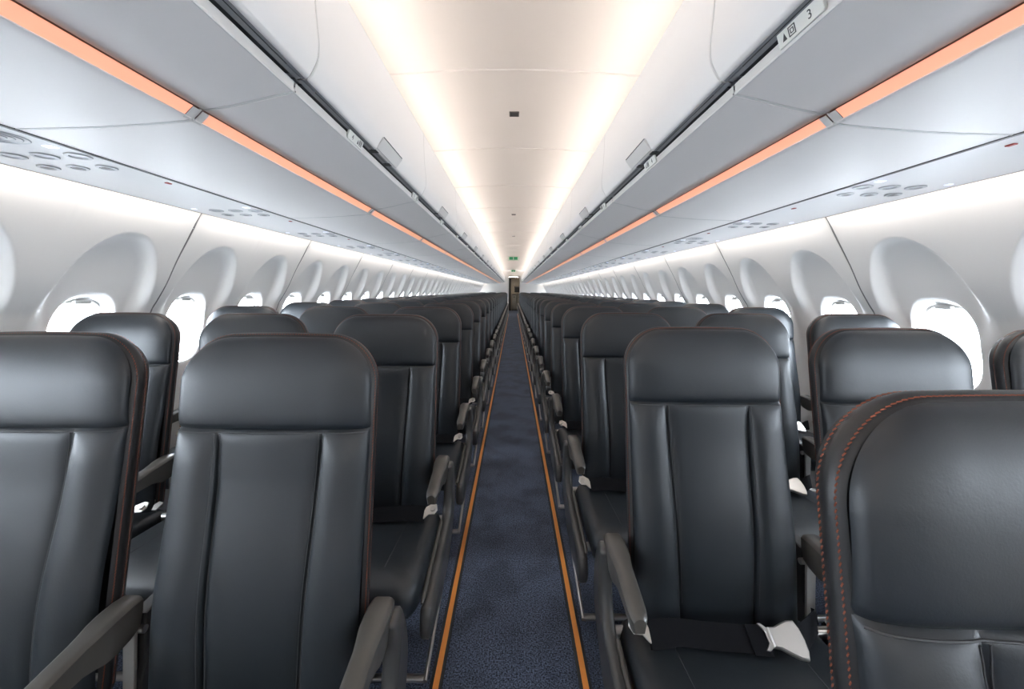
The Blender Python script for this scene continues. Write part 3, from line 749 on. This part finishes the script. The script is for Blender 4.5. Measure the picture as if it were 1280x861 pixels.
# ------------------------------------------------------------------ ceiling fittings
for i, y in enumerate((2.415, 5.61, 7.85)):
    t = thing('ceiling_detector', 'small dark square detector on the ceiling centreline, %s from the front' % ORD[i], 'detector', (0, y, 2.2555), 'ceiling detectors')
    m = MB(); m.prism(rrect(-0.029, 0.029, -0.031, 0.031, 0.004, 3), 'z', -0.002, 0.006, 0.001); obj('housing', m, 'nozzle', t)
    m = MB()
    for q in range(5): m.box(-0.023, 0.023, -0.024 + q*0.011, -0.018 + q*0.011, -0.0062, -0.0048)
    obj('grille', m, 'rail_dark', t, smooth=False)
for i, (y, w) in enumerate(((12.55, 0.36), (20.6, 0.26))):
    t = thing('exit_sign', ('pale exit sign with two green panels hanging from the ceiling above the aisle', 'smaller green exit sign farther back, hanging near the rear of the ceiling')[i], 'exit sign', (0, y, 2.21), 'hanging exit signs')
    m = MB(); m.prism(rrect(-w/2, w/2, -0.09, 0.05, 0.02, 4), 'y', 0, 0.04, 0.004); obj('body', m, 'signpale', t)
    for q in (-1, 1):
        m = MB(); m.prism([(q*w*0.19 - w*0.165, -0.058), (q*w*0.19 + w*0.165, -0.058), (q*w*0.19 + w*0.165, 0.030), (q*w*0.19 - w*0.165, 0.030)], 'y', -0.021, 0.006, 0.001); obj('green_panel', m, 'green', t)

# ------------------------------------------------------------------ rear galley
t = thing('galley_unit', 'beige rear galley unit with lockers and dark oven at the end of the aisle', 'galley', (0, YE + 3.4, 0))
m = MB(); m.box(-0.10, 0.85, 0.0, 0.75, 1.05, 1.985); m.box(-0.13, -0.10, 0.0, 0.75, 0, 1.985); m.box(0.85, 0.88, 0, 0.75, 0, 1.985); m.box(-0.10, 0.85, -0.02, 0.75, 1.02, 1.05); m.box(-0.13, 0.88, 0.72, 0.75, 0, 1.05)
obj('carcass', m, 'galley', t)
for i in range(3):
    m = MB(); m.prism([(-0.085 + i*0.31, 1.52), (0.205 + i*0.31, 1.52), (0.205 + i*0.31, 1.95), (-0.085 + i*0.31, 1.95)], 'y', -0.01, 0.02, 0.004); dd = obj('locker_door', m, 'galley', t)
    m = MB(); m.box(0.035 + i*0.31, 0.085 + i*0.31, -0.03, -0.018, 1.58, 1.61); obj('latch', m, 'steel', dd, smooth=False)
m = MB(); m.prism([(0.08, 1.10), (0.50, 1.10), (0.50, 1.46), (0.08, 1.46)], 'y', -0.01, 0.02, 0.004); ov = obj('oven', m, 'galley_dark', t)
m = MB(); m.tube([(0.12, -0.04, 1.42), (0.46, -0.04, 1.42)], 0.008, 8); obj('handle', m, 'steel', ov)
for i in range(3):
    g = thing('galley_cart', 'metal galley trolley under the worktop, %s from the dark locker stack' % ORD[i], 'trolley', (0.06 + i*0.31, YE + 3.42, 0), 'galley trolleys')
    m = MB(); m.prism([(-0.145, 0.06), (0.145, 0.06), (0.145, 1.0), (-0.145, 1.0)], 'y', 0.34, 0.66, 0.006); obj('body', m, 'cart', g)
    m = MB(); m.prism([(-0.125, 0.12), (0.125, 0.12), (0.125, 0.90), (-0.125, 0.90)], 'y', 0.004, 0.012, 0.003); dd = obj('door', m, 'cart', g)
    m = MB(); m.box(-0.05, 0.05, -0.02, -0.004, 0.80, 0.84); obj('latch', m, 'galley_dark', dd, smooth=False)
    m = MB(); m.tube([(-0.10, 0.0, 0.955), (0.10, 0.0, 0.955)], 0.012, 8); obj('handle', m, 'galley_dark', g)
    for a in (-0.11, 0.11):
        for b in (0.08, 0.60):
            m = MB(); m.tube([(a - 0.012, b, 0.035), (a + 0.012, b, 0.035)], 0.035, 12); obj('wheel', m, 'galley_dark', g)
t = thing('locker_stack', 'tall dark locker stack beside the beige galley unit', 'locker', (0, YE + 3.3, 0))
m = MB(); m.box(-0.34, -0.14, 0, 0.7, 0, 1.95); obj('carcass', m, 'galley_dark', t)
for q in range(4):
    m = MB(); m.prism([(-0.33, 0.08 + q*0.47), (-0.15, 0.08 + q*0.47), (-0.15, 0.50 + q*0.47), (-0.33, 0.50 + q*0.47)], 'y', -0.008, 0.016, 0.004); obj('door', m, 'galley_dark', t)
t = thing('galley_ceiling_light', 'flat ceiling light above the rear galley floor', 'ceiling light', (0, YE + 2.2, 1.985))
m = MB(); m.prism(rrect(-0.3, 0.3, -0.12, 0.12, 0.02, 4), 'z', -0.004, 0.012, 0.003); obj('frame', m, 'lip', t)
M['led_galley'] = emitter('led_galley', (1, 0.9, 0.78), 40)
m = MB(); m.add([(-0.27,-0.09,-0.0115),(0.27,-0.09,-0.0115),(0.27,0.09,-0.0115),(-0.27,0.09,-0.0115)], [(0,1,2,3)]); obj('diffuser', m, 'led_galley', t, smooth=False)

# ------------------------------------------------------------------ sky, camera, view
w = bpy.data.worlds.new('World'); bpy.context.scene.world = w; w.use_nodes = True
bg = w.node_tree.nodes['Background']; bg.inputs['Color'].default_value = (0.83, 0.915, 1.0, 1); bg.inputs['Strength'].default_value = 35.0
cd = bpy.data.cameras.new('Camera'); cam = bpy.data.objects.new('Camera', cd); C.objects.link(cam)
cam.location = (0, 0, H); cam.rotation_euler = (PI/2, -0.006, 0)
cd.sensor_fit = 'HORIZONTAL'; cd.sensor_width = 36; cd.lens = 36*510/1280
cd.shift_x = -1.5/1280; cd.shift_y = -67.5/1280; cd.clip_start = 0.02
sc = bpy.context.scene; sc.camera = cam
sc.view_settings.view_transform = 'Standard'; sc.view_settings.look = 'None'; sc.view_settings.gamma = 1
sc.view_settings.use_curve_mapping = False; sc.view_settings.exposure = 0.0
sc.render.film_transparent = False
sc.cycles.use_denoising = True
sc.cycles.max_bounces = 10; sc.cycles.diffuse_bounces = 6; sc.cycles.glossy_bounces = 4; sc.cycles.transparent_max_bounces = 12
sc.cycles.caustics_reflective = False; sc.cycles.caustics_refractive = False
sc.cycles.sample_clamp_indirect = 8
